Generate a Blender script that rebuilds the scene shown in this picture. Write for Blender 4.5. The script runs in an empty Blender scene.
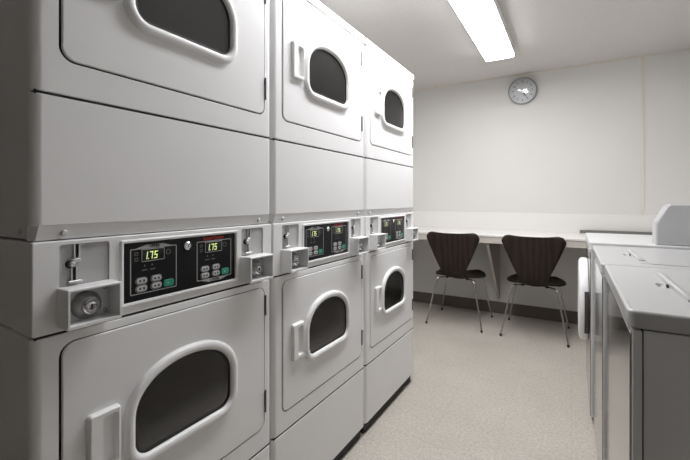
import bpy, bmesh, math
from mathutils import Vector, Matrix

scene = bpy.context.scene
COL = scene.collection
PI = math.pi

# ------------------------------------------------------------------ materials
def principled(name, color, rough=0.5, metal=0.0, coat=0.0, spec=0.5, coat_rough=0.05):
    m = bpy.data.materials.new(name)
    m.use_nodes = True
    b = m.node_tree.nodes['Principled BSDF']
    b.inputs['Base Color'].default_value = (*color, 1)
    b.inputs['Roughness'].default_value = rough
    b.inputs['Metallic'].default_value = metal
    b.inputs['Specular IOR Level'].default_value = spec
    b.inputs['Coat Weight'].default_value = coat
    b.inputs['Coat Roughness'].default_value = coat_rough
    return m

def add_noise(m, c1, c2, scale, detail=4, lo=0.35, hi=0.65, bump=0.0, bump_scale=None, dist=0.002):
    nt = m.node_tree
    b = nt.nodes['Principled BSDF']
    tc = nt.nodes.new('ShaderNodeTexCoord')
    n = nt.nodes.new('ShaderNodeTexNoise')
    n.inputs['Scale'].default_value = scale
    n.inputs['Detail'].default_value = detail
    nt.links.new(tc.outputs['Object'], n.inputs['Vector'])
    r = nt.nodes.new('ShaderNodeValToRGB')
    r.color_ramp.elements[0].position = lo
    r.color_ramp.elements[1].position = hi
    r.color_ramp.elements[0].color = (*c1, 1)
    r.color_ramp.elements[1].color = (*c2, 1)
    nt.links.new(n.outputs['Fac'], r.inputs['Fac'])
    nt.links.new(r.outputs['Color'], b.inputs['Base Color'])
    if bump:
        n2 = nt.nodes.new('ShaderNodeTexNoise')
        n2.inputs['Scale'].default_value = bump_scale or scale
        n2.inputs['Detail'].default_value = 3
        nt.links.new(tc.outputs['Object'], n2.inputs['Vector'])
        bp = nt.nodes.new('ShaderNodeBump')
        bp.inputs['Strength'].default_value = bump
        bp.inputs['Distance'].default_value = dist
        nt.links.new(n2.outputs['Fac'], bp.inputs['Height'])
        nt.links.new(bp.outputs['Normal'], b.inputs['Normal'])
    return m

M = {}
M['enamel'] = add_noise(principled('white_enamel', (.825, .825, .822), .36, spec=.45), (.812, .812, .809), (.838, .838, .835), 3.0)
M['trimwhite'] = principled('white_plastic', (.85, .85, .845), .38)
M['gasket_gap_shade'] = principled('dark_gap', (.02, .02, .02), .8)  # black of the door seals, also painted shade in the panel gaps
M['toe'] = principled('toe_base', (.03, .03, .03), .7)
M['chrome'] = principled('chrome', (.75, .75, .76), .18, metal=1.0)
M['satin'] = principled('satin_metal', (.62, .62, .62), .45, metal=.8)
M['steel'] = principled('brushed_steel', (.62, .62, .62), .5, metal=.5)
M['lockbody'] = principled('lock_collar', (.36, .36, .36), .35, metal=1.0)
M['greyplate'] = principled('grey_painted_plate', (.47, .47, .47), .5)
M['black'] = principled('black_panel', (.008, .008, .009), .35, spec=.25)
M['slotblack'] = principled('slot_black', (.008, .008, .008), .6)
M['panelline'] = principled('silver_print', (.42, .42, .42), .4)
M['button'] = principled('grey_button', (.55, .55, .55), .45)
M['greenbutton'] = principled('green_button', (.02, .30, .20), .4)
M['red'] = principled('red_print', (.50, .025, .015), .5)
M['dispbody'] = principled('display_window', (.012, .014, .010), .15)
M['hinge'] = principled('hinge_dark', (.16, .16, .16), .4, metal=.6)
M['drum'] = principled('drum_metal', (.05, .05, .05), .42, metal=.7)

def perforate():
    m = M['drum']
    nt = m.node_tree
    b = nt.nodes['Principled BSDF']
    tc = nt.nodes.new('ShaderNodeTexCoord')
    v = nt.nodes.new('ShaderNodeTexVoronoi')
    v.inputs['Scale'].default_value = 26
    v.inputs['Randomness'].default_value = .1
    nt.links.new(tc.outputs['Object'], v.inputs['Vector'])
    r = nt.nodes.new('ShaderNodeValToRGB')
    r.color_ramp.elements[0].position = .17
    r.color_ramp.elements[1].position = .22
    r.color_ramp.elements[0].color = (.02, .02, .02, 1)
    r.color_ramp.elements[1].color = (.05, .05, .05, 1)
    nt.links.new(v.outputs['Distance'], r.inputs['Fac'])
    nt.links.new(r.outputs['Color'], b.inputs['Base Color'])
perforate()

def glass_mat(name, tint, ior=1.5, rough=.03):
    m = bpy.data.materials.new(name)
    m.use_nodes = True
    nt = m.node_tree
    nt.nodes.clear()
    out = nt.nodes.new('ShaderNodeOutputMaterial')
    tr = nt.nodes.new('ShaderNodeBsdfTransparent')
    tr.inputs['Color'].default_value = (*tint, 1)
    gl = nt.nodes.new('ShaderNodeBsdfGlossy')
    gl.inputs['Roughness'].default_value = rough
    gl.inputs['Color'].default_value = (.9, .9, .9, 1)
    fr = nt.nodes.new('ShaderNodeFresnel')
    fr.inputs['IOR'].default_value = ior
    mx = nt.nodes.new('ShaderNodeMixShader')
    nt.links.new(fr.outputs['Fac'], mx.inputs['Fac'])
    nt.links.new(tr.outputs['BSDF'], mx.inputs[1])
    nt.links.new(gl.outputs['BSDF'], mx.inputs[2])
    nt.links.new(mx.outputs['Shader'], out.inputs['Surface'])
    return m
M['glass'] = glass_mat('smoked_glass', (.38, .38, .38), 2.1, .15)
M['clockglass'] = glass_mat('clock_glass', (.95, .95, .95))

def emit(name, color, strength):
    m = bpy.data.materials.new(name)
    m.use_nodes = True
    b = m.node_tree.nodes['Principled BSDF']
    b.inputs['Base Color'].default_value = (.8, .8, .8, 1)
    b.inputs['Emission Color'].default_value = (*color, 1)
    b.inputs['Emission Strength'].default_value = strength
    return m
LAMP = 19.0
SIDE = .014
M['lamp'] = emit('lamp_diffuser', (.975, .975, 1.0), LAMP)
M['led'] = emit('display_digits', (.55, .78, .05), .36)
M['ledoff'] = principled('display_marks', (.16, .16, .15), .5)

M['wall'] = add_noise(principled('painted_wall', (.72, .705, .685), .75, spec=.3), (.712, .700, .680), (.735, .724, .704), 1.3, bump=.25, bump_scale=160, dist=.001)
M['ceil'] = add_noise(principled('textured_ceiling', (.66, .64, .62), .9, spec=.2), (.63, .61, .59), (.69, .67, .65), 90, bump=.55, bump_scale=130, dist=.004)
M['nearwall'] = principled('low_bounce_brown', (.10, .075, .06), .6)  # unseen wall behind the camera, made dark brown to cut its bounce light
M['caulk'] = principled('yellowed_trim', (.70, .665, .58), .6)
M['splash'] = principled('backsplash_laminate', (.80, .79, .765), .35)
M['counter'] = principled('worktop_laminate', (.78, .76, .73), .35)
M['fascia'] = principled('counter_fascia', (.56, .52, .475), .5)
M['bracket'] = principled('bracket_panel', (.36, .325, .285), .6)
M['base'] = principled('rubber_baseboard', (.135, .112, .092), .55)
M['strip'] = principled('dark_grey_strip', (.16, .16, .15), .6)

def floor_mat():
    m = principled('vinyl_floor', (.6, .56, .5), .42, spec=.35)
    nt = m.node_tree
    b = nt.nodes['Principled BSDF']
    tc = nt.nodes.new('ShaderNodeTexCoord')
    def noise(scale, detail):
        n = nt.nodes.new('ShaderNodeTexNoise')
        n.inputs['Scale'].default_value = scale
        n.inputs['Detail'].default_value = detail
        n.inputs['Roughness'].default_value = .7
        nt.links.new(tc.outputs['Object'], n.inputs['Vector'])
        return n
    n1 = noise(75, 8)
    r1 = nt.nodes.new('ShaderNodeValToRGB')
    r1.color_ramp.elements[0].position = .34
    r1.color_ramp.elements[1].position = .66
    r1.color_ramp.elements[0].color = (.42, .385, .335, 1)
    r1.color_ramp.elements[1].color = (.63, .595, .54, 1)
    nt.links.new(n1.outputs['Fac'], r1.inputs['Fac'])
    n2 = noise(2.2, 3)
    r2 = nt.nodes.new('ShaderNodeValToRGB')
    r2.color_ramp.elements[0].position = .3
    r2.color_ramp.elements[1].position = .7
    r2.color_ramp.elements[0].color = (.90, .89, .88, 1)
    r2.color_ramp.elements[1].color = (1, 1, 1, 1)
    nt.links.new(n2.outputs['Fac'], r2.inputs['Fac'])
    mx = nt.nodes.new('ShaderNodeMix')
    mx.data_type = 'RGBA'
    mx.blend_type = 'MULTIPLY'
    mx.inputs[0].default_value = 1
    nt.links.new(r1.outputs['Color'], mx.inputs[6])
    nt.links.new(r2.outputs['Color'], mx.inputs[7])
    br = nt.nodes.new('ShaderNodeTexBrick')
    br.offset = 0
    br.inputs['Scale'].default_value = 1
    br.inputs['Brick Width'].default_value = .305
    br.inputs['Row Height'].default_value = .305
    br.inputs['Mortar Size'].default_value = .0012
    br.inputs['Color1'].default_value = (1, 1, 1, 1)
    br.inputs['Color2'].default_value = (.97, .97, .97, 1)
    br.inputs['Mortar'].default_value = (.84, .83, .82, 1)
    nt.links.new(tc.outputs['Object'], br.inputs['Vector'])
    mx2 = nt.nodes.new('ShaderNodeMix')
    mx2.data_type = 'RGBA'
    mx2.blend_type = 'MULTIPLY'
    mx2.inputs[0].default_value = 1
    nt.links.new(mx.outputs[2], mx2.inputs[6])
    nt.links.new(br.outputs['Color'], mx2.inputs[7])
    nt.links.new(mx2.outputs[2], b.inputs['Base Color'])
    return m
M['floor'] = floor_mat()

def wood_mat():
    m = principled('dark_stained_plywood', (.03, .018, .012), .5, spec=.2)
    nt = m.node_tree
    b = nt.nodes['Principled BSDF']
    tc = nt.nodes.new('ShaderNodeTexCoord')
    mp = nt.nodes.new('ShaderNodeMapping')
    mp.inputs['Scale'].default_value = (1, 1, .18)
    nt.links.new(tc.outputs['Object'], mp.inputs['Vector'])
    w = nt.nodes.new('ShaderNodeTexWave')
    w.inputs['Scale'].default_value = 6
    w.inputs['Distortion'].default_value = 9
    w.inputs['Detail'].default_value = 3
    nt.links.new(mp.outputs['Vector'], w.inputs['Vector'])
    r = nt.nodes.new('ShaderNodeValToRGB')
    r.color_ramp.elements[0].color = (.0195, .0135, .0098, 1)
    r.color_ramp.elements[1].color = (.034, .0228, .0162, 1)
    nt.links.new(w.outputs['Fac'], r.inputs['Fac'])
    nt.links.new(r.outputs['Color'], b.inputs['Base Color'])
    return m
M['wood'] = wood_mat()
M['legchrome'] = principled('leg_chrome', (.50, .49, .47), .22, metal=1.0)
M['rubber'] = principled('black_rubber', (.015, .015, .015), .7)
M['washtop'] = principled('washer_enamel_top', (.47, .47, .465), .3, coat=.25, coat_rough=.1)
M['farwash'] = principled('bright_white_enamel', (.63, .63, .625), .3)
M['metergrey'] = principled('meter_dim_grey', (.45, .45, .455), .4)  # grey base stands in for the weaker light on the meter's near side
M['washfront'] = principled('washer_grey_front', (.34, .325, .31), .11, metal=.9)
M['washside'] = add_noise(principled('washer_enamel_side', (.62, .62, .62), .35), (.60, .60, .60), (.64, .64, .64), 4)
M['doorwhite'] = principled('washer_door_white', (.82, .82, .82), .3)
M['mesh'] = principled('dark_grip_insert', (.06, .06, .06), .5)
M['lampbody'] = principled('lamp_housing', (.78, .78, .76), .4)
M['clockrim'] = principled('clock_rim', (.36, .37, .35), .4, metal=.2)
M['clockface'] = principled('clock_face', (.86, .87, .88), .5)
M['clockink'] = principled('clock_ink', (.06, .06, .07), .5)

# ------------------------------------------------------------------ mesh builder
class MB:
    def __init__(self, *mats):
        self.bm = bmesh.new()
        self.mats = list(mats)
        self.mi = 0
    def use(self, i):
        self.mi = i
        return self
    def face(self, vs):
        try:
            f = self.bm.faces.new(vs)
            f.material_index = self.mi
            return f
        except ValueError:
            return None
    def box(self, x0, x1, y0, y1, z0, z1, bevel=0, seg=2):
        v = [self.bm.verts.new((x, y, z)) for x in (x0, x1) for y in (y0, y1) for z in (z0, z1)]
        idx = [(0, 1, 3, 2), (4, 6, 7, 5), (0, 4, 5, 1), (2, 3, 7, 6), (0, 2, 6, 4), (1, 5, 7, 3)]
        fs = [self.face([v[i] for i in q]) for q in idx]
        if bevel:
            es = list({e for f in fs for e in f.edges})
            r = bmesh.ops.bevel(self.bm, geom=es, offset=bevel, segments=seg, affect='EDGES', profile=.5)
            for f in r['faces']:
                f.material_index = self.mi
        return self
    def loft(self, loops, cap0=False, cap1=False, closed=True):
        rows = [[self.bm.verts.new(p) for p in lp] for lp in loops]
        n = len(rows[0])
        for a, b in zip(rows[:-1], rows[1:]):
            for i in range(n if closed else n - 1):
                j = (i + 1) % n
                self.face([a[i], a[j], b[j], b[i]])
        if cap0:
            self.face(list(reversed(rows[0])))
        if cap1:
            self.face(rows[-1])
        return rows
    def fill(self, *rows):
        """flat face bounded by the given vertex loops (outer plus holes)"""
        es = []
        for r in rows:
            for i in range(len(r)):
                a, b = r[i], r[(i + 1) % len(r)]
                e = self.bm.edges.get((a, b)) or self.bm.edges.new((a, b))
                es.append(e)
        r = bmesh.ops.triangle_fill(self.bm, edges=es, use_beauty=True, use_dissolve=False)
        for g in r['geom']:
            if isinstance(g, bmesh.types.BMFace):
                g.material_index = self.mi
        return self
    def tube(self, pts, r, n=10, cap=True):
        pts = [Vector(p) for p in pts]
        loops = []
        prev = None
        for i, p in enumerate(pts):
            if i == 0: t = pts[1] - pts[0]
            elif i == len(pts) - 1: t = pts[-1] - pts[-2]
            else: t = (pts[i + 1] - pts[i]).normalized() + (pts[i] - pts[i - 1]).normalized()
            t.normalize()
            if prev is None:
                up = Vector((0, 0, 1)) if abs(t.z) < .9 else Vector((1, 0, 0))
                a = t.cross(up).normalized()
            else:
                a = (prev - t * prev.dot(t)).normalized()
            prev = a
            b = t.cross(a)
            rr = r[i] if isinstance(r, (list, tuple)) else r
            loops.append([p + (a * math.cos(2 * PI * k / n) + b * math.sin(2 * PI * k / n)) * rr for k in range(n)])
        self.loft(loops, cap, cap)
        return self
    def lathe(self, prof, axis='x', origin=(0, 0, 0), n=32, cap0=True, cap1=True):
        """prof: (distance along axis, radius)"""
        o = Vector(origin)
        loops = []
        for d, r in prof:
            lp = []
            for k in range(n):
                a = 2 * PI * k / n
                c, s = math.cos(a) * r, math.sin(a) * r
                lp.append(o + (Vector((d, c, s)) if axis == 'x' else Vector((c, d, s)) if axis == 'y' else Vector((c, s, d))))
            loops.append(lp)
        self.loft(loops, cap0, cap1)
        return self
    def build(self, name, parent=None, smooth=True, angle=35):
        bm = self.bm
        bmesh.ops.remove_doubles(bm, verts=bm.verts, dist=1e-6)
        bmesh.ops.recalc_face_normals(bm, faces=bm.faces)
        if smooth:
            for f in bm.faces: f.smooth = True
            lim = math.radians(angle)
            for e in bm.edges:
                if len(e.link_faces) == 2 and e.calc_face_angle(0) > lim:
                    e.smooth = False
        me = bpy.data.meshes.new(name)
        bm.to_mesh(me)
        bm.free()
        for m in self.mats: me.materials.append(m)
        o = bpy.data.objects.new(name, me)
        COL.objects.link(o)
        if parent: o.parent = parent
        if smooth:
            wn = o.modifiers.new('weighted_normals', 'WEIGHTED_NORMAL')
            wn.keep_sharp = True
            wn.weight = 100
        return o

def rrect(y0, y1, z0, z1, r, n=6):
    pts = []
    for cy, cz, a0 in ((y1 - r, z1 - r, 0), (y0 + r, z1 - r, 90), (y0 + r, z0 + r, 180), (y1 - r, z0 + r, 270)):
        for k in range(n + 1):
            a = math.radians(a0 + 90 * k / n)
            pts.append((cy + r * math.cos(a), cz + r * math.sin(a)))
    return pts

def arch(y0, y1, z0, z1, r, zs, n=28):
    """flat bottom with rounded corners, upright sides to zs, rounded top"""
    cy, hw = (y0 + y1) / 2, (y1 - y0) / 2
    pts = []
    for k in range(n + 1):
        a = PI * k / n
        c, s = math.cos(a), math.sin(a)
        e = 2 / 2.15
        pts.append((cy + hw * math.copysign(abs(c) ** e, c), zs + (z1 - zs) * abs(s) ** e))
    for c0, a0 in ((y0 + r, 180), (y1 - r, 270)):
        for k in range(9):
            a = math.radians(a0 + 90 * k / 8)
            pts.append((c0 + r * math.cos(a), z0 + r + r * math.sin(a)))
    out = []
    for p in pts:
        if not out or math.hypot(p[0] - out[-1][0], p[1] - out[-1][1]) > 1e-5: out.append(p)
    if math.hypot(out[0][0] - out[-1][0], out[0][1] - out[-1][1]) < 1e-5: out.pop()
    return out

def inset(poly, d):
    n = len(poly)
    out = []
    for i in range(n):
        p0, p, p1 = (Vector(poly[i - 1]), Vector(poly[i]), Vector(poly[(i + 1) % n]))
        e0, e1 = (p - p0).normalized(), (p1 - p).normalized()
        n0, n1 = Vector((-e0.y, e0.x)), Vector((-e1.y, e1.x))
        m = (n0 + n1).normalized()
        k = d / max(.4, m.dot(n0))
        out.append((p.x + m.x * k, p.y + m.y * k))
    return out

def at_x(poly, x): return [(x, y, z) for y, z in poly]
def at_y(poly, y): return [(x, y, z) for x, z in poly]
def at_z(poly, z): return [(x, y, z) for x, y in poly]

def bevel_steps(x0, x1, b, n=4):
    """(x, inset) rings of a plate from its back x0 to its rounded front x1"""
    sg = 1 if x1 > x0 else -1
    st = [(x0, 0)]
    for k in range(n + 1):
        a = PI / 2 * k / n
        st.append((x1 - sg * b + sg * b * math.sin(a), b - b * math.cos(a)))
    return st

def plate(mb, poly, x0, x1, b, holes=(), hole_depth=None, put=at_x, n=4, back=True):
    """rounded plate with optional holes that run back to hole_depth"""
    rows = mb.loft([put(inset(poly, i) if i else poly, x) for x, i in bevel_steps(x0, x1, b, n)], back, False)
    top = rows[-1]
    if holes:
        inner = []
        for h in holes:
            hb = hole_depth if hole_depth is not None else x0
            hr = mb.loft([put(h, x1), put(h, hb)])
            inner.append(hr[0])
        mb.fill(top, *inner)
    else:
        mb.face(top)
    return mb

def panel_rings(mb, y0, y1, z0, z1, r, x0, x1, by, bz, back=True, holes=(), n=5):
    """front panel whose upright edges are rounded more than its level edges"""
    loops = [at_x(rrect(y0, y1, z0, z1, r, 4), x0)]
    for k in range(n + 1):
        a = PI / 2 * k / n
        q = 1 - math.cos(a)
        loops.append(at_x(rrect(y0 + by * q, y1 - by * q, z0 + bz * q, z1 - bz * q, r, 4), x1 - by + by * math.sin(a)))
    rows = mb.loft(loops, back, False)
    inner = [mb.loft([at_x(h, x1), at_x(h, x0)])[0] for h in holes]
    if inner: mb.fill(rows[-1], *inner)
    else: mb.face(rows[-1])

def tag(o, label=None, cat=None, group=None, kind=None):
    if label: o['label'] = label
    if cat: o['category'] = cat
    if group: o['group'] = group
    if kind: o['kind'] = kind
    return o

def empty(name, loc, label, cat, group=None, rz=0):
    o = bpy.data.objects.new(name, None)
    o.empty_display_size = .1
    COL.objects.link(o)
    o.location = loc
    o.rotation_euler = (0, 0, rz)
    return tag(o, label, cat, group)

def children(o): return [c for c in COL.objects if c.parent == o]

def copy_tree(o, parent=None):
    c = o.copy()
    COL.objects.link(c)
    if parent: c.parent = parent
    for ch in children(o): copy_tree(ch, c)
    return c

def text_mb(mb, body, size, place, mat_index=0, depth=.0006, align='CENTER', shear=0, bold=0):
    """raised lettering added to mb; place() maps a text point (x right, y up, d out) to 3D"""
    cu = bpy.data.curves.new('lettering', 'FONT')
    cu.body = body
    cu.size = size
    cu.align_x = align
    cu.align_y = 'CENTER'
    cu.resolution_u = 2
    cu.shear = shear
    cu.offset = bold
    ob = bpy.data.objects.new('lettering', cu)
    COL.objects.link(ob)
    bpy.context.view_layer.update()
    me = bpy.data.meshes.new_from_object(ob.evaluated_get(bpy.context.evaluated_depsgraph_get()))
    bpy.data.objects.remove(ob)
    vs = [mb.bm.verts.new(place(v.co.x, v.co.y, depth)) for v in me.vertices]
    for p in me.polygons:
        f = mb.bm.faces.new([vs[i] for i in p.vertices])
        f.material_index = mat_index
    bpy.data.meshes.remove(me)

def wall_box(name, b, mat, label=None):
    o = MB(mat).box(*b).build(name, smooth=False)
    tag(o, label, None, None, 'structure')
    return o

# ------------------------------------------------------------------ the room
YW, ZC = 4.29, 2.468            # far wall, ceiling
XL, XR, YB = -1.70, 0.93, -1.7
wall_box('floor', (XL, XR, YB, YW, -.1, 0), M['floor'])
wall_box('ceiling', (XL, XR, YB, YW, ZC, ZC + .1), M['ceil'])
wall_box('wall_far', (XL - .1, XR + .1, YW, YW + .1, -.1, ZC + .1), M['wall'])
wall_box('wall_near', (XL - .1, XR + .1, YB - .1, YB, -.1, ZC + .1), M['nearwall'])
wall_box('wall_left', (XL - .1, XL, YB, YW, -.1, ZC + .1), M['wall'])
wall_box('wall_right', (XR, XR + .1, YB, YW, -.1, ZC + .1), M['wall'])
wall_box('baseboard_far', (XL, XR, YW - .008, YW, 0, .119), M['base'])
wall_box('baseboard_left', (XL, XL + .008, YB, YW, 0, .119), M['base'])
wall_box('baseboard_right', (XR - .008, XR, YB, YW, 0, .119), M['base'])
wall_box('trim_1', (.537, .557, YW - .004, YW, 1.06, ZC), M['caulk'])
wall_box('trim_2', (XL, XR, YW - .008, YW, ZC - .010, ZC), M['caulk'])

# ------------------------------------------------------------------ stacked dryers
AX, DY0, DW = -.8937, .3274, .688

def window_poly(zb): return arch(.2025, .4945, zb, zb + .195, .035, zb + .095)

def sevenseg(mb, place, s, h, w, shear, t):
    segs = {'0': 'abcdef', '1': 'bc', '7': 'abc', '5': 'afgcd'}
    x = 0
    for ch in s:
        if ch == '.':
            quads = [(x - w * .22, 0, x - w * .22 + t, t)]
            adv = .12 * w
        else:
            quads = []
            for g in segs[ch]:
                quads.append({'a': (0, h - t, w, h), 'd': (0, 0, w, t), 'g': (0, h / 2 - t / 2, w, h / 2 + t / 2),
                              'b': (w - t, h / 2, w, h), 'c': (w - t, 0, w, h / 2), 'f': (0, h / 2, t, h), 'e': (0, 0, t, h / 2)}[g])
            quads = [(a + x, b, c + x, d) for a, b, c, d in quads]
            adv = w * 1.42
        for a, b, c, d in quads:
            mb.face([mb.bm.verts.new(place(px + shear * py, py)) for px, py in ((a, b), (c, b), (c, d), (a, d))])
        x += adv

def make_dryer(label, group):
    root = empty('stacked_dryer', (AX, DY0, 0), label, 'dryer', group)
    E, W = M['enamel'], DW
    y0, y1 = .0015, W - .0015
    # cabinet: sides, back, top (front is closed by the panels)
    mb = MB(E)
    xs0, xs1 = -.74, -.024
    for za, zb, xf in ((.0605, .9185, xs1), (.9225, 1.1065, -.094), (1.1105, 1.968, xs1)):
        lp = rrect(y0 + .0038, y1 - .0038, za, zb, .004, 3)
        mb.loft([at_x(lp, xs0), at_x(lp, xf - .003), at_x(inset(lp, .003), xf), at_x(inset(lp, .012), xf), at_x(inset(lp, .012), xs0 + .02)], True, True)
    mb.build('cabinet', root)
    sc = MB(M['steel']).lathe([(.001, .007), (-.0012, .0068), (-.0019, .005), (-.0019, .001)], 'y', (-.062, y0 + .0038, 1.125), 12)
    sc.build('screw', root)
    mb = MB(M['toe']).box(-.70, -.019, y0 + .012, y1 - .012, 0, .0595)
    mb.build('toe_base', root, smooth=False)
    # top cap
    mb = MB(E)
    plate(mb, rrect(y0, y1, 1.972, 2.008, .006, 3), -.74, .002, .005)
    mb.build('top_cap', root)
    # panels, bottom to top
    mb = MB(E)
    panel_rings(mb, y0, y1, .056, .3480, .004, -.022, 0, .018, .003)
    mb.build('kick_panel', root)
    def front(zb, zt, dz0, dz1, name):
        hole = rrect(.047, .653, dz0, dz1, .030, 8)
        mb = MB(E)
        panel_rings(mb, y0, y1, zb, zt, .004, -.022, 0, .018, .003, False, [hole])
        mb.build(name, root)
    front(.3520, .9175, .419, .8975, 'front_panel')
    front(1.4029, 1.968, 1.473, 1.949, 'front_panel')
    # lintel (the plain panel between the two dryers) with a sloped lip
    mb = MB(E)
    panel_rings(mb, y0, y1, 1.137, 1.4001, .004, -.022, 0, .018, .003)
    mb.loft([[(-.022, y0 + .001, 1.141), (-.022, y1 - .001, 1.141), (-.022, y1 - .001, 1.109), (-.022, y0 + .001, 1.109)],
             [(-.0004, y0 + .012, 1.141), (-.0004, y1 - .012, 1.141), (-.008, y1 - .009, 1.109), (-.008, y0 + .009, 1.109)]], True, True)
    mb.use(0)
    mb.build('access_panel', root)
    for yy in (.058, .628):
        mb = MB(M['steel'])
        mb.lathe([(-.009, .007), (-.002, .007), (.0005, .005), (.001, .002)], 'x', (0, yy, 1.121), 14)
        mb.build('screw', root)
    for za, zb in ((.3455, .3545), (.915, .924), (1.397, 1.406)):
        sg = MB(M['gasket_gap_shade']).box(-.021, -.0035, y0 + .006, y1 - .006, za, zb)  # black strip set in each panel gap to paint its shade
        sg.build('seam_gap_shade', root, smooth=False)
    # doors
    for dz0, dz1, zb, hz0, hz1 in ((.4215, .895, .577, .592, .727), (1.4755, 1.9465, 1.6195, 1.642, 1.778)):
        dmb = MB(E, M['gasket_gap_shade'])
        win = window_poly(zb)
        plate(dmb, rrect(.0525, .6490, dz0 + .0015, dz1, .026, 8), -.003, .002, .003, holes=[inset(win, -.004)], hole_depth=-.003, back=False)
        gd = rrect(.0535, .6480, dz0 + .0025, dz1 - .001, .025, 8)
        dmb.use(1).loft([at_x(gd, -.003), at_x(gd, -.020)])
        dmb.use(0)
        door = dmb.build('door', root)
        # window surround: a rounded ring
        rg = MB(M['trimwhite'])
        outer = inset(win, -.027)
        prof = [(.002, 0), (.008, .0005), (.0125, .003), (.0150, .007), (.0160, .013), (.0150, .019), (.012, .023), (.006, .026), (-.014, .0265)]
        rg.loft([at_x(inset(outer, d) if d else outer, x) for x, d in prof])
        rg.build('window_frame', door)
        gk = MB(M['rubber'])
        gk.loft([at_x(inset(win, d), x) for x, d in ((.0045, -.002), (.0065, .001), (.0055, .0045), (0, .005))])
        gk.build('window_seal', door)
        gl = MB(M['glass'])
        gp = inset(win, .002)
        gl.loft([at_x(gp, -.001), at_x(gp, .003)], True, True)
        gl.build('window_glass', door)
        # pocket handle left of the window: raised surround with a scooped pocket
        h = MB(M['trimwhite'])
        ho = rrect(.097, .165, hz0, hz1, .008)
        hi = rrect(.125, .159, hz0 + .014, hz1 - .012, .006)
        rows = h.loft([at_x(ho, .002), at_x(ho, .010), at_x(inset(ho, .0015), .0135), at_x(inset(ho, .004), .0155)])
        hr = h.loft([at_x(hi, .0155), at_x(inset(hi, .0015), .011), at_x(inset(hi, .004), .001)], False, True)
        h.fill(rows[-1], hr[0])
        h.build('handle', door)
        for z0, z1 in ((dz0 + .052, dz0 + .125), (dz1 - .095, dz1 - .028)):
            hg = MB(M['hinge']).tube([(.0035, .652, z0), (.0035, .652, z1)], .0035, 8)
            hg.build('hinge', door)
        # drum behind the glass
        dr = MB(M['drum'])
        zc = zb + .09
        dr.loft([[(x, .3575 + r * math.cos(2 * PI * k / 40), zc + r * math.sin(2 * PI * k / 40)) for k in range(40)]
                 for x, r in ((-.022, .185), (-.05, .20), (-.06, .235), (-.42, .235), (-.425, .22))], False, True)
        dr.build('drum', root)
    # control housing
    ch = MB(E)
    plates = [rrect(.048, .146, 1.008, 1.0975, .006), rrect(.546, .644, 1.008, 1.0975, .006)]
    pan = rrect(.176, .5195, .947, 1.088, .003)
    plate(ch, rrect(y0, y1, .9215, 1.1065, .004, 3), -.09, 0, .003, holes=plates + [pan], hole_depth=-.010)
    bz0 = rrect(.168, .5295, .939, 1.096, .007)
    ch.loft([at_x(bz0, 0), at_x(inset(bz0, .001), .003), at_x(inset(bz0, .0035), .0045), at_x(inset(bz0, .008), .0035), at_x(inset(bz0, .0085), -.004)])
    house = ch.build('control_housing', root)
    # control panel
    cp = MB(M['black'], M['panelline'], M['red'], M['ledoff'])
    plate(cp, rrect(.1765, .519, .9475, 1.0875, .003), -.009, -.001, .001)
    X0 = -.0009
    def outline(y0, y1, z0, z1, t, x, r=.003):
        o = rrect(y0, y1, z0, z1, r, 3)
        cp.loft([at_x(o, x), at_x(inset(o, t), x)])
    cp.use(1)
    subs = ((.193, .3165, 'UPPER', 1), (.3795, .504, 'LOWER', -1))
    for a, b, word, side in subs:
        outline(a, b, .9625, 1.0725, .0022, X0 + .0004)
        cy = (a + b) / 2
        zt = 1.0725 if side > 0 else .9625
        tab = [(cy - .055, zt - side * .0015), (cy - .022, zt + side * .0075), (cy + .022, zt + side * .0075), (cy + .055, zt - side * .0015)]
        vs = [cp.bm.verts.new((X0 + .0005, p, q)) for p, q in (tab if side < 0 else tab[::-1])]
        cp.face(vs)
        cp.use(0)
        text_mb(cp, word, .0095, lambda x, y, d, cy=cy, zt=zt, side=side: (X0 + .0009, cy + x, zt + side * .0030 + y), 0, bold=.0003)
        cp.use(1)
    text_mb(cp, 'Speed Queen', .0135, lambda x, y, d: (X0 + .0008, .4375 + x, 1.0797 + y), 2, bold=.0004)
    for a, b, word, side in subs:
        o = a - .193
        cp.use(3)
        for yy in (.229, .248):
            vs = [cp.bm.verts.new((X0 + .0006, yy + o + .0022 * math.cos(k * PI / 4), 1.0295 + .0022 * math.sin(k * PI / 4))) for k in range(8)]
            cp.face(vs)
        for yy in (.2215, .2425):
            outline(yy + o, yy + o + .014, 1.0175, 1.0205, .0013, X0 + .0005, .001)
        outline(.2035 + o, .2125 + o, 1.056, 1.064, .0016, X0 + .0005, .002)
        outline(.2035 + o, .2125 + o, 1.0425, 1.051, .0016, X0 + .0005, .002)
        outline(.286 + o, .299 + o, 1.050, 1.063, .0016, X0 + .0005, .006)
    panel = cp.build('control_panel', root)
    for a, b, word, side in subs:
        o = a - .193
        d = MB(M['dispbody'], M['panelline'])
        plate(d, rrect(.221 + o, .280 + o, 1.040, 1.0685, .002, 3), -.002, .0008, .0004)
        d.use(1)
        fr = rrect(.220 + o, .281 + o, 1.039, 1.0695, .002, 3)
        d.loft([at_x(fr, .0002), at_x(inset(fr, .0003), .0012), at_x(inset(fr, .0014), .0012), at_x(inset(fr, .0016), .0006)])
        disp = d.build('display', panel)
        g = MB(M['led'])
        sevenseg(g, lambda px, py, o=o: (.0012, .2255 + o + px, 1.0445 + py), '1.75', .0185, .0088, .14, .0026)
        g.build('display_digits', panel)
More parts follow.
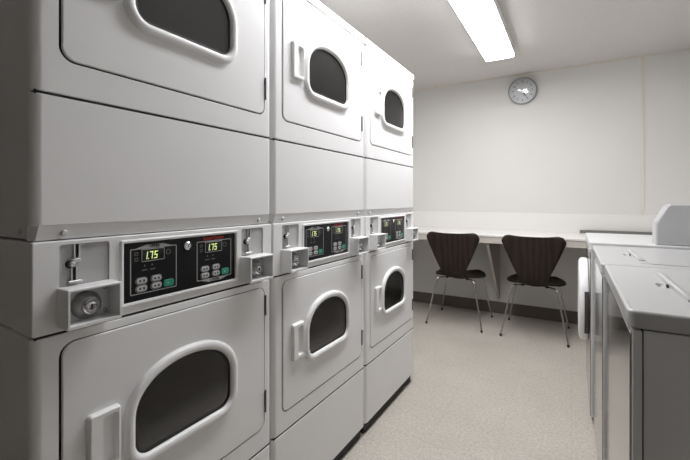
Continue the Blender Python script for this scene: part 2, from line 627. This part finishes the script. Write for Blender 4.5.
        for yy, zz in ((.221, .994), (.2595, .9945), (.221, .9755), (.2595, .976)):
            bt = MB(M['button'], M['black'], M['panelline'])
            plate(bt, rrect(yy - .0125 + o, yy + .0125 + o, zz - .0065, zz + .0065, .006, 5), -.001, .0014, .0008)
            bt.use(1)
            sy = yy + o + .005
            for q in ([(sy - .002, zz - .003), (sy + .002, zz - .003), (sy + .002, zz + .003), (sy - .002, zz + .003)],
                      [(sy - .012, zz - .0022), (sy - .0075, zz - .0022), (sy - .0075, zz + .0022), (sy - .012, zz + .0022)]):
                bt.face([bt.bm.verts.new((.0017, p, z)) for p, z in q])
            bt.use(2)
            fr = rrect(yy - .0155 + o, yy + .0145 + o, zz - .0085, zz + .0085, .0075, 5)
            bt.loft([at_x(fr, .0), at_x(inset(fr, .0009), .0)])
            bt.build('program_button', panel)
        bt = MB(M['greenbutton'], M['panelline'])
        plate(bt, rrect(.279 + o, .3075 + o, .968, .9855, .006, 5), -.001, .0014, .0008)
        bt.use(1)
        vs = [bt.bm.verts.new((.0017, .2885 + o + p, .9767 + q)) for p, q in ((0, -.003), (.006, 0), (0, .003))]
        bt.face(vs)
        bt.build('start_button', panel)
    kl = MB(M['chrome'], M['slotblack'])
    kl.lathe([(-.002, .011), (.003, .011), (.0045, .009), (.0045, .0075), (.0035, .007), (.006, .0055), (.006, .001)], 'x', (0, .3475, 1.066), 20)
    kl.use(1).box(.0058, .0064, .3465, .3485, 1.0625, 1.0695)
    kl.build('key_switch', panel)
    # coin slides and cash boxes
    for o in (0, .498):
        p = MB(M['greyplate'], M['panelline'])
        plate(p, inset(rrect(.048 + o, .146 + o, 1.008, 1.0975, .006), .0005), -.0098, -.0035, .001)
        p.use(1)
        ov = [(.104 + o + .014 * math.cos(k * PI / 10), 1.0865 + .0052 * math.sin(k * PI / 10)) for k in range(20)]
        p.loft([at_x(ov, -.0031), at_x(inset(ov, .0009), -.0031)])
        p.loft([at_x(rrect(.096 + o, .110 + o, 1.085, 1.088, .001, 2), -.0031), at_x(rrect(.0965 + o, .1095 + o, 1.0855, 1.0875, .0008, 2), -.0031)], False, True)
        pl = p.build('coin_plate', root)
        c = MB(M['satin'], M['slotblack'])
        # upper and lower coin slots with bright rims
        for pts in (((.0770, 1.066), (.0830, 1.070), (.0830, 1.0965), (.0770, 1.0965)), ((.0715, 1.022), (.0775, 1.022), (.0775, 1.049), (.0715, 1.049))):
            c.use(1).loft([at_x([(p + o, q) for p, q in pts], x) for x in (-.006, -.002)], True, True)
            e0, e1 = pts[0], pts[3]
            for (a0, b0), (a1, b1), d in ((pts[0], pts[3], -.003), (pts[1], pts[2], .003)):
                q4 = [(a0 + o, b0), (a0 + d + o, b0), (a1 + d + o, b1), (a1 + o, b1)]
                c.use(0).loft([at_x(q4, -.006), at_x(q4, .0015)], True, True)
        c.use(0).box(-.006, .001, .070 + o, .087 + o, 1.0585, 1.0665, .001, 1)
        c.use(0).box(-.006, .006, .062 + o, .089 + o, 1.0175, 1.0220, .001, 1)
        c.use(1).lathe([(-.006, .0085), (.001, .0085), (.003, .0065)], 'x', (0, .068 + o, 1.056), 16)
        c.use(0).lathe([(.001, .0058), (.006, .0058), (.008, .004), (.008, .001)], 'x', (0, .0695 + o, 1.056), 14)
        c.build('coin_slide', pl)
        # box
        b = MB(E)
        ya, yb, za, zb2 = .043 + o, .149 + o, .931, 1.0115
        out = rrect(ya, yb, za, zb2, .003, 3)
        inn = rrect(ya + .005, yb - .005, za + .007, zb2 - .005, .002, 3)
        r1 = b.loft([at_x(out, -.002), at_x(out, .0435), at_x(inset(out, .0015), .045)])
        r2 = b.loft([at_x(inn, .045), at_x(inn, .002)])
        b.fill(r1[-1], r2[0])
        box = b.build('cash_box', root)
        ip = MB(M['steel'], M['lockbody'])
        plate(ip, inset(inn, .0003), -.0015, .004, .001)
        ip.use(1)
        for yy, zz in ((.134, .997), (.134, .947), (.060, .947)):
            ip.lathe([(.003, .005), (.006, .005), (.0075, .003), (.0075, .001)], 'x', (0, yy + o, zz), 12)
        ip.build('lock_plate', box)
        lk = MB(M['lockbody'], M['chrome'], M['slotblack'])
        lc = (0, .094 + o, .968)
        lk.lathe([(.003, .029), (.010, .029), (.017, .026), (.024, .019)], 'x', lc, 28, False, True)
        lk.use(1).lathe([(.022, .0175), (.031, .0165), (.0335, .014), (.0335, .0105), (.031, .010), (.0315, .0095), (.0325, .008), (.0325, .001)], 'x', lc, 24, False, True)
        lk.use(2).box(.0322, .0332, lc[1] - .0012, lc[1] + .0012, lc[2] - .006, lc[2] + .005)
        lk.build('box_lock', box)
    return root

GD = 'stacked coin dryers in a row'
d1 = make_dryer('stacked white coin dryer nearest the viewer, cut off by left edge of photo', GD)
for k, (lab, dx, dz) in enumerate((('middle one of the three stacked white coin dryers', 0, 0),
                              ('stacked white coin dryer at the far end of the row, nearest the counter', .001, .000))):
    c = copy_tree(d1)
    c.location = (AX + dx, DY0 + (DW + .006) * (k + 1), dz)
    c['label'] = lab

# ------------------------------------------------------------------ washers
WX, WY0, WW, WZ = .108, 1.024, .684, .952
WDEP = .70

def washer_shell(root, zt, deck_z, glossy=True):
    """cabinet, front and deck, built at local origin (front-left corner seen from the aisle)"""
    w = WW
    mb = MB(M['washside'])
    mb.box(.0245, WDEP, .004, w - .004, .03, deck_z - .001)
    mb.build('cabinet', root, smooth=False)
    mb = MB(M['washside'])
    plate(mb, rrect(.001, w - .001, .032, deck_z - .003, .006, 4), .0215, .004, .004)
    mb.build('front_frame', root)
    mb = MB(M['gasket_gap_shade']).box(.020, .026, .007, w - .007, .034, deck_z - .004)  # black fill painting the shade in the gap behind the frame
    mb.build('seam_gap_shade', root, smooth=False)
    f = MB(M['washfront'])
    plate(f, rrect(.006, w - .006, .037, deck_z - .008, .006, 4), .005, 0, .003)
    f.build('front_panel', root)
    for yy in (.06, w - .06):
        for xx in (.08, WDEP - .08):
            ft = MB(M['rubber']).lathe([(0, .022), (.012, .022), (.016, .012), (.035, .012)], 'z', (xx, yy, 0), 14)
            ft.build('foot', root)

def deck(root, zt, deck_z, lid_hole=True, mat='washtop'):
    w = WW
    top = rrect(-.004, WDEP, 0, w, .018, 6)
    mb = MB(M[mat])
    st = [(deck_z, .004), (deck_z + .003, 0), (zt - .007, 0)]
    for k in range(1, 6):
        a = PI / 2 * k / 5
        st.append((zt - .007 + .007 * math.sin(a), .007 - .007 * math.cos(a)))
    rows = mb.loft([at_z(inset(top, i) if i else top, z) for z, i in st], True, False)
    # a fine raised rim round the deck, then the flat top
    in1 = at_z(inset(top, .013), zt - .0015)
    r2 = mb.loft([at_z(inset(top, .007), zt), at_z(inset(top, .009), zt), in1], False, False)
    if lid_hole:
        nt = rrect(.096, .118, w / 2 - .036, w / 2 + .036, .010, 4)
        hole = mb.loft([at_z(nt, zt - .0015), at_z(inset(nt, .003), zt - .006), at_z(inset(nt, .006), zt - .010)], False, True)
        mb.fill(r2[-1], hole[0])
    else:
        mb.face(r2[-1])
    return mb.build('top_deck', root)

def make_top_loader(label, group):
    root = empty('washing_machine', (WX, WY0, 0), label, 'washing machine', group)
    w = WW
    washer_shell(root, WZ, .912)
    deck(root, WZ, .914)
    # lid: thin slab whose front edge carries a long raised grip lip
    l = MB(M['washtop'])
    lid = rrect(.124, .545, .085, w - .085, .02, 6)
    plate(l, lid, WZ - .0025, WZ + .0008, .001, put=at_z)
    ld = l.build('lid', root)
    g = MB(M['washtop'], M['slotblack'])
    loops = []
    n = 22
    for i in range(n + 1):
        t = i / n
        y = .150 + (w - .30) * t
        k = math.sin(PI * t) ** .45
        h = .002 + .011 * k
        x = .126 - .006 * math.sin(PI * t)
        loops.append([(x, y, WZ - .002), (x - .001, y, WZ + .003 + h * .7), (x + .004, y, WZ + .003 + h), (x + .012, y, WZ + .003 + h * .8), (x + .024, y, WZ + .0035)])
    rows = g.loft(loops, True, True, closed=False)
    g.use(1).box(.1165, .1195, w / 2 - .022, w / 2 - .002, WZ - .004, WZ + .005)
    g.build('lid_grip', ld)
    # rear console, out of the frame to the right
    c = MB(M['washtop'])
    prof = [(.560, WZ - .002), (.575, WZ + .05), (.62, WZ + .15), (.635, WZ + .158), (.69, WZ + .158), (.695, WZ + .15), (.695, WZ - .002)]
    c.loft([at_y(inset(prof, -.004) if 0 else prof, y) for y in (.01, w - .01)], True, True)
    c.build('console', root)
    return root

w1 = make_top_loader('top-loading white washing machine nearest the viewer, at right edge of photo', 'top-loading washers')
w2 = copy_tree(w1)
w2.location = (WX - .010, WY0 + .690, 0)
w2['label'] = 'top-loading white washing machine in the middle of the three washers'

def make_front_loader():
    zt = .965
    root = empty('washing_machine', (WX - .023, WY0 + 1.390, 0), 'front-loading white washing machine with round door, farthest washer beside the counter', 'washing machine')
    w = WW
    washer_shell(root, zt, .920)
    deck(root, zt, .922, lid_hole=False, mat='farwash')
    # round door standing proud of the front
    yc, zc, R = .345, .592, .244
    d = MB(M['doorwhite'], M['mesh'])
    n = 64
    def ring(x, r): return [(x, yc + r * math.cos(2 * PI * k / n), zc + r * math.sin(2 * PI * k / n)) for k in range(n)]
    d.loft([ring(.001, R - .012), ring(-.004, R - .003), ring(-.012, R), ring(-.030, R), ring(-.040, R - .004), ring(-.047, R - .014), ring(-.050, R - .030),
            ring(-.049, R - .07), ring(-.046, R - .088), ring(-.042, R - .092)], False, False)
    door = d.build('door', root)
    g = MB(M['glass'])
    g.loft([ring(-.042, R - .0915), ring(-.037, R - .12), ring(-.032, .05)], False, True)
    g.build('door_glass', door)
    b = MB(M['drum'])
    b.loft([ring(-.026, R - .0915), ring(-.004, R - .10), ring(-.003, .02)], False, True)
    b.build('door_bowl', door)
    # dark grip insert let into the rim, near side
    m = MB(M['mesh'])
    loops = []
    for i in range(15):
        a = PI + math.radians(-20 + 62 * i / 14)
        cy, sz = math.cos(a), math.sin(a)
        loops.append([(x, yc + r * cy, zc + r * sz) for x, r in ((-.002, R - .006), (-.004, R + .001), (-.022, R + .001), (-.024, R - .004))])
    m.loft(loops, True, True)
    m.build('door_grip', door)
    # detergent drawer front and coin box
    dr = MB(M['washtop'])
    plate(dr, rrect(.05, .24, .868, .912, .006), .001, -.004, .003)
    dr.build('drawer_front', root)
    cb = MB(M['metergrey'])
    x0, z0 = .276, zt - .002
    prof = [(x0, z0), (x0, z0 + .108), (x0 + .010, z0 + .128), (x0 + .045, z0 + .196), (x0 + .060, z0 + .204), (x0 + .30, z0 + .204), (x0 + .31, z0 + .195), (x0 + .31, z0)]
    prof = prof[::-1]
    ya, yb = .018, .118
    cb.loft([at_y(inset(prof, .006), ya), at_y(prof, ya + .006), at_y(prof, yb - .006), at_y(inset(prof, .006), yb)], True, True)
    coin = cb.build('coin_meter', root)
    sc = MB(M['steel']).lathe([(0, .006), (.002, .006), (.003, .003)], 'z', (x0 + .066, ya + .045, z0 + .204), 12)
    sc.build('meter_lock', coin)
    return root
w3 = make_front_loader()

# ------------------------------------------------------------------ counter along the far wall
CX = empty('counter', (0, YW, 0), 'long white wall counter on a bracket under the clock, both chairs facing it', 'counter')
cz, cf = .876, 3.62 - YW
mb = MB(M['counter'])
mb.box(XL + .002, XR - .002, cf, -.002, cz - .022, cz, .006, 3)
mb.build('worktop', CX)
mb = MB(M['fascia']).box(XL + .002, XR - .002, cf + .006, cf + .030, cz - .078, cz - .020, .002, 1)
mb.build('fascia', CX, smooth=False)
mb = MB(M['splash']).box(XL + .002, XR - .002, -.020, -.001, cz - .002, 1.055, .003, 2)
mb.build('backsplash', CX)
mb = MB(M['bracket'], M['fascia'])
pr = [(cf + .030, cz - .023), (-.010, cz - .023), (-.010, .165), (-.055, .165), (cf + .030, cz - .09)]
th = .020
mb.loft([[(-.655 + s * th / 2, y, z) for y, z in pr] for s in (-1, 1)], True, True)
mb.use(1)  # paler strip paints in the light caught by the bracket's front edge
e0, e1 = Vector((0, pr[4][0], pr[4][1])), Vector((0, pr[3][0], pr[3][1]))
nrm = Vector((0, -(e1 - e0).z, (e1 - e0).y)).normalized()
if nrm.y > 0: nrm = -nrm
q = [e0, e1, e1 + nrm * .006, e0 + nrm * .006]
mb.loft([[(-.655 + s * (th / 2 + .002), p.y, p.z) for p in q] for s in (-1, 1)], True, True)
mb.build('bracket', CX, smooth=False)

o = MB(M['strip'])
lp = [(.065, YW - .085), (.72, YW - .085), (.72, YW - .026), (.14, YW - .026)]
o.loft([at_z(lp, cz + .0005), at_z(lp, cz + .028), at_z(inset(lp, .002), cz + .030)], True, True)
o = o.build('flat_strip', smooth=False)
tag(o, 'long flat dark grey strip lying at the back of the white counter', 'strip')

# ------------------------------------------------------------------ chairs
def make_chair(label, group):
    root = empty('chair', (-.948, 3.836, 0), label, 'chair', group)
    # centre line (y towards the counter, z up) from seat front to back top; half width
    def seat_pt(t):       # t 0..1 front to rear bend
        y = .225 - .455 * t
        z = .462 - .016 * math.sin(PI * min(1, t * 1.15)) + .008 * (1 - t) ** 2
        if t < .12: z -= .030 * (1 - t / .12) ** 2
        if t > .80: z += .030 * ((t - .80) / .20) ** 2
        return y, z
    def seat_w(t):
        # rounded seat narrowing to the waist at the bend
        if t < .62:
            s = (t - .50) / .50
            return .238 * math.sqrt(max(0, 1 - abs(s) ** 2.3)) if t < .5 else .238 * (1 - .06 * ((t - .5) / .12) ** 2)
        k = (t - .62) / .38
        sm = k * k * (3 - 2 * k)
        return .2237 + (.118 - .2237) * sm
    y_b, z_b = seat_pt(1)
    def back_pt(t):
        # curves out of the seat and leans away from the counter
        z = z_b + .388 * t
        y = y_b - .030 * (1 - math.exp(-t * 9)) - .055 * t - .02 * math.sin(PI * t) * 0
        return y, z
    def back_w(t):
        b = .118 + .010 * t
        lin = .112 + (.243 - .112) * min(1, max(0, (t - .10) / .78)) ** .92
        v = max(b, lin) if t > .05 else .118
        if t > .88:
            s = (t - .88) / .12
            v = v - .055 * (1 - math.sqrt(max(0, 1 - s ** 2.2)))
        return v
    NU = 16
    def shell(rows, name, top_dip=0, thick=.011):
        mb = MB(M['wood'])
        grid = []
        for i, (y, z, hw, cu, cl) in enumerate(rows):
            row = []
            for j in range(NU + 1):
                u = -1 + 2 * j / NU
                row.append((u * hw, y + cu * u * u, z + cl * u * u))
            grid.append(row)
        vs = [[mb.bm.verts.new(p) for p in r] for r in grid]
        for a, b in zip(vs[:-1], vs[1:]):
            for j in range(NU): mb.face([a[j], a[j + 1], b[j + 1], b[j]])
        o = mb.build(name, root, angle=60)
        md = o.modifiers.new('thickness', 'SOLIDIFY')
        md.thickness = thick
        md.offset = 0
        return o
    rows = []
    N = 34
    for i in range(N + 1):
        t = (i / N) ** 1.25
        y, z = seat_pt(t)
        rows.append((y, z, max(.03, seat_w(t)), 0, .020 * (1 - t)))
    shell(rows, 'seat')
    rows = []
    for i in range(N + 1):
        t = 1 - (1 - i / N) ** 1.3
        y, z = back_pt(t)
        dip = -.004 + .010 * t if t > .9 else 0
        rows.append((y, z, back_w(t), .030 * t, dip * 0 + (.006 if t > .97 else 0)))
    shell(rows, 'backrest')
    # mount and legs
    m = MB(M['rubber']).lathe([(.426, .07), (.430, .085), (.444, .085)], 'z', (0, -.01, 0), 20)
    for sx in (-1, 1):
        for sy in (-1, 1):
            m.lathe([(.428, .010), (.446, .010)], 'z', (sx * .095, sy * .10 - .01, 0), 10)
    m.build('seat_mount', root)
    for sx in (-1, 1):
        for sy in (-1, 1):
            p0 = Vector((sx * .05, sy * .035 - .01, .434))
            pk = Vector((sx * .172, sy * .180 - .0, .438))
            pf = Vector((sx * .255, sy * .258, .012))
            d0, d1 = (p0 - pk).normalized(), (pf - pk).normalized()
            pts = [p0]
            a, b = pk + d0 * .032, pk + d1 * .032
            for k in range(7):
                t = k / 6
                pts.append(a * (1 - t) ** 2 + pk * 2 * t * (1 - t) + b * t * t)
            pts.append(pf)
            lg = MB(M['legchrome']).tube(pts, .0070, 12).build('leg', root)
            ft = MB(M['rubber']).lathe([(0, .009), (.004, .0105), (.018, .0095), (.022, .0075)], 'z', (pf.x, pf.y, 0), 12)
            ft.build('foot', lg)
    return root
GC = 'dark wooden chairs at the counter'
c1 = make_chair('dark brown plywood chair with chrome legs, nearer the stacked dryers', GC)
c2 = copy_tree(c1)
c2.location = (-.278, 3.836, 0)
c2['label'] = 'dark brown plywood chair with chrome legs, nearer the washing machines'

# ------------------------------------------------------------------ clock
ck = empty('wall_clock', (-.428, YW - .0112, 2.294), 'round white wall clock with grey rim high above the counter', 'clock')
R = .135
ck.rotation_euler = (math.radians(4.7), 0, 0)
r = MB(M['clockrim']).lathe([(-.001, R), (-.026, R), (-.034, R - .004), (-.036, R - .007), (-.032, R - .010), (-.016, R - .011)], 'y', (0, 0, 0), 56, True, False)
r.build('rim', ck)
fc = MB(M['clockface'], M['clockink'])
fc.lathe([(-.010, R - .008), (-.016, R - .010), (-.016, .002)], 'y', (0, 0, 0), 56, False, True)
for h in range(12):
    a = PI / 2 - (h if h else 12) * PI / 6
    text_mb(fc, str(h or 12), .030, lambda x, y, d, a=a: (x + .090 * math.cos(a), -.0168, y + .090 * math.sin(a)), 1)
for k in range(60):
    a = k * PI / 30
    L = .008 if k % 5 == 0 else .004
    fc.use(1)
    cs, sn = math.cos(a), math.sin(a)
    w = .0012 if k % 5 == 0 else .0006
    q = [(R - .021, -w), (R - .021, w), (R - .021 - L, w), (R - .021 - L, -w)]
    fc.face([fc.bm.verts.new((p * cs - s * sn, -.0168, p * sn + s * cs)) for p, s in q])
fc.build('dial', ck)
for ang, L, w, nm in ((158, .052, .0050, 'hour_hand'), (150, .078, .0034, 'minute_hand')):
    a = PI / 2 - math.radians(ang)
    h = MB(M['clockink'])
    cs, sn = math.cos(a), math.sin(a)
    yb = -.0190 if nm == 'hour_hand' else -.0215
    q = [(-.014, -w), (L, -w * .5), (L, w * .5), (-.014, w)]
    lp = [(p * cs - s * sn, p * sn + s * cs) for p, s in q]
    h.loft([at_y(lp, yb), at_y(lp, yb - .0015)], True, True)
    h.build(nm, ck, smooth=False)
g = MB(M['clockglass']).lathe([(-.0285, R - .0105), (-.0315, R - .05), (-.0325, .002)], 'y', (0, 0, 0), 48, False, True)
g.build('glass_cover', ck)

# ------------------------------------------------------------------ ceiling lamp
LX0, LX1, LY0, LY1, LZ = -.645, -.412, 1.07, 3.515, 2.392
lamp = empty('ceiling_light', ((LX0 + LX1) / 2, (LY0 + LY1) / 2, ZC), 'lit long white fluorescent light fixture on the ceiling', 'ceiling light')
hw, hl = (LX1 - LX0) / 2, (LY1 - LY0) / 2
LD = ZC - LZ                                   # how far the fixture hangs down
b = MB(M['lampbody']).box(-hw - .002, hw + .002, -hl + .006, hl - .006, -LD + SIDE, -.001, .003, 2)
b.build('housing', lamp)
# wraparound lens
prof = []
for k in range(17):
    a = PI * k / 16
    c, s = math.cos(a), math.sin(a)
    prof.append(((hw - .002) * math.copysign(abs(c) ** .45, c), -LD + SIDE - .001 - (SIDE - .001) * abs(s) ** .55))
for ya, yb in ((-hl + .014, hl - .014),):
    d = MB(M['lamp'])
    d.loft([at_y(prof, y) for y in (ya, yb)], True, True)
    d.build('diffuser', lamp)
cw = [(hw + .003, -.002)] + [(x * 1.02, z - (.002 if z < -LD + SIDE - .003 else 0)) for x, z in prof] + [(-hw - .003, -.002)]
for ya, yb in ((-hl, -hl + .014), (hl - .014, hl)):
    e = MB(M['lampbody'])
    e.loft([at_y(cw, ya), at_y(cw, yb)], True, True)
    e.build('end_cap', lamp)

# ------------------------------------------------------------------ camera and render settings
cam = bpy.data.cameras.new('camera')
cam.sensor_width = 36
cam.lens = 383.778 / 690 * 36
cam.shift_y = -(230 - 199.64) / 690
cam.clip_start = .02
co = bpy.data.objects.new('camera', cam)
COL.objects.link(co)
co.location = (0, 0, 1.19)
co.rotation_euler = (PI / 2, 0, .5333)
scene.camera = co

w = bpy.data.worlds.new('world')
w.use_nodes = True
w.node_tree.nodes['Background'].inputs['Color'].default_value = (0, 0, 0, 1)
w.node_tree.nodes['Background'].inputs['Strength'].default_value = 0
scene.world = w
vs = scene.view_settings
vs.view_transform = 'Standard'
vs.look = 'None'
vs.exposure = 0.57
vs.gamma = 1
vs.use_curve_mapping = False
scene.cycles.max_bounces = 10
scene.cycles.diffuse_bounces = 6
scene.cycles.transparent_max_bounces = 12
scene.cycles.use_denoising = True
scene.cycles.sample_clamp_indirect = 6
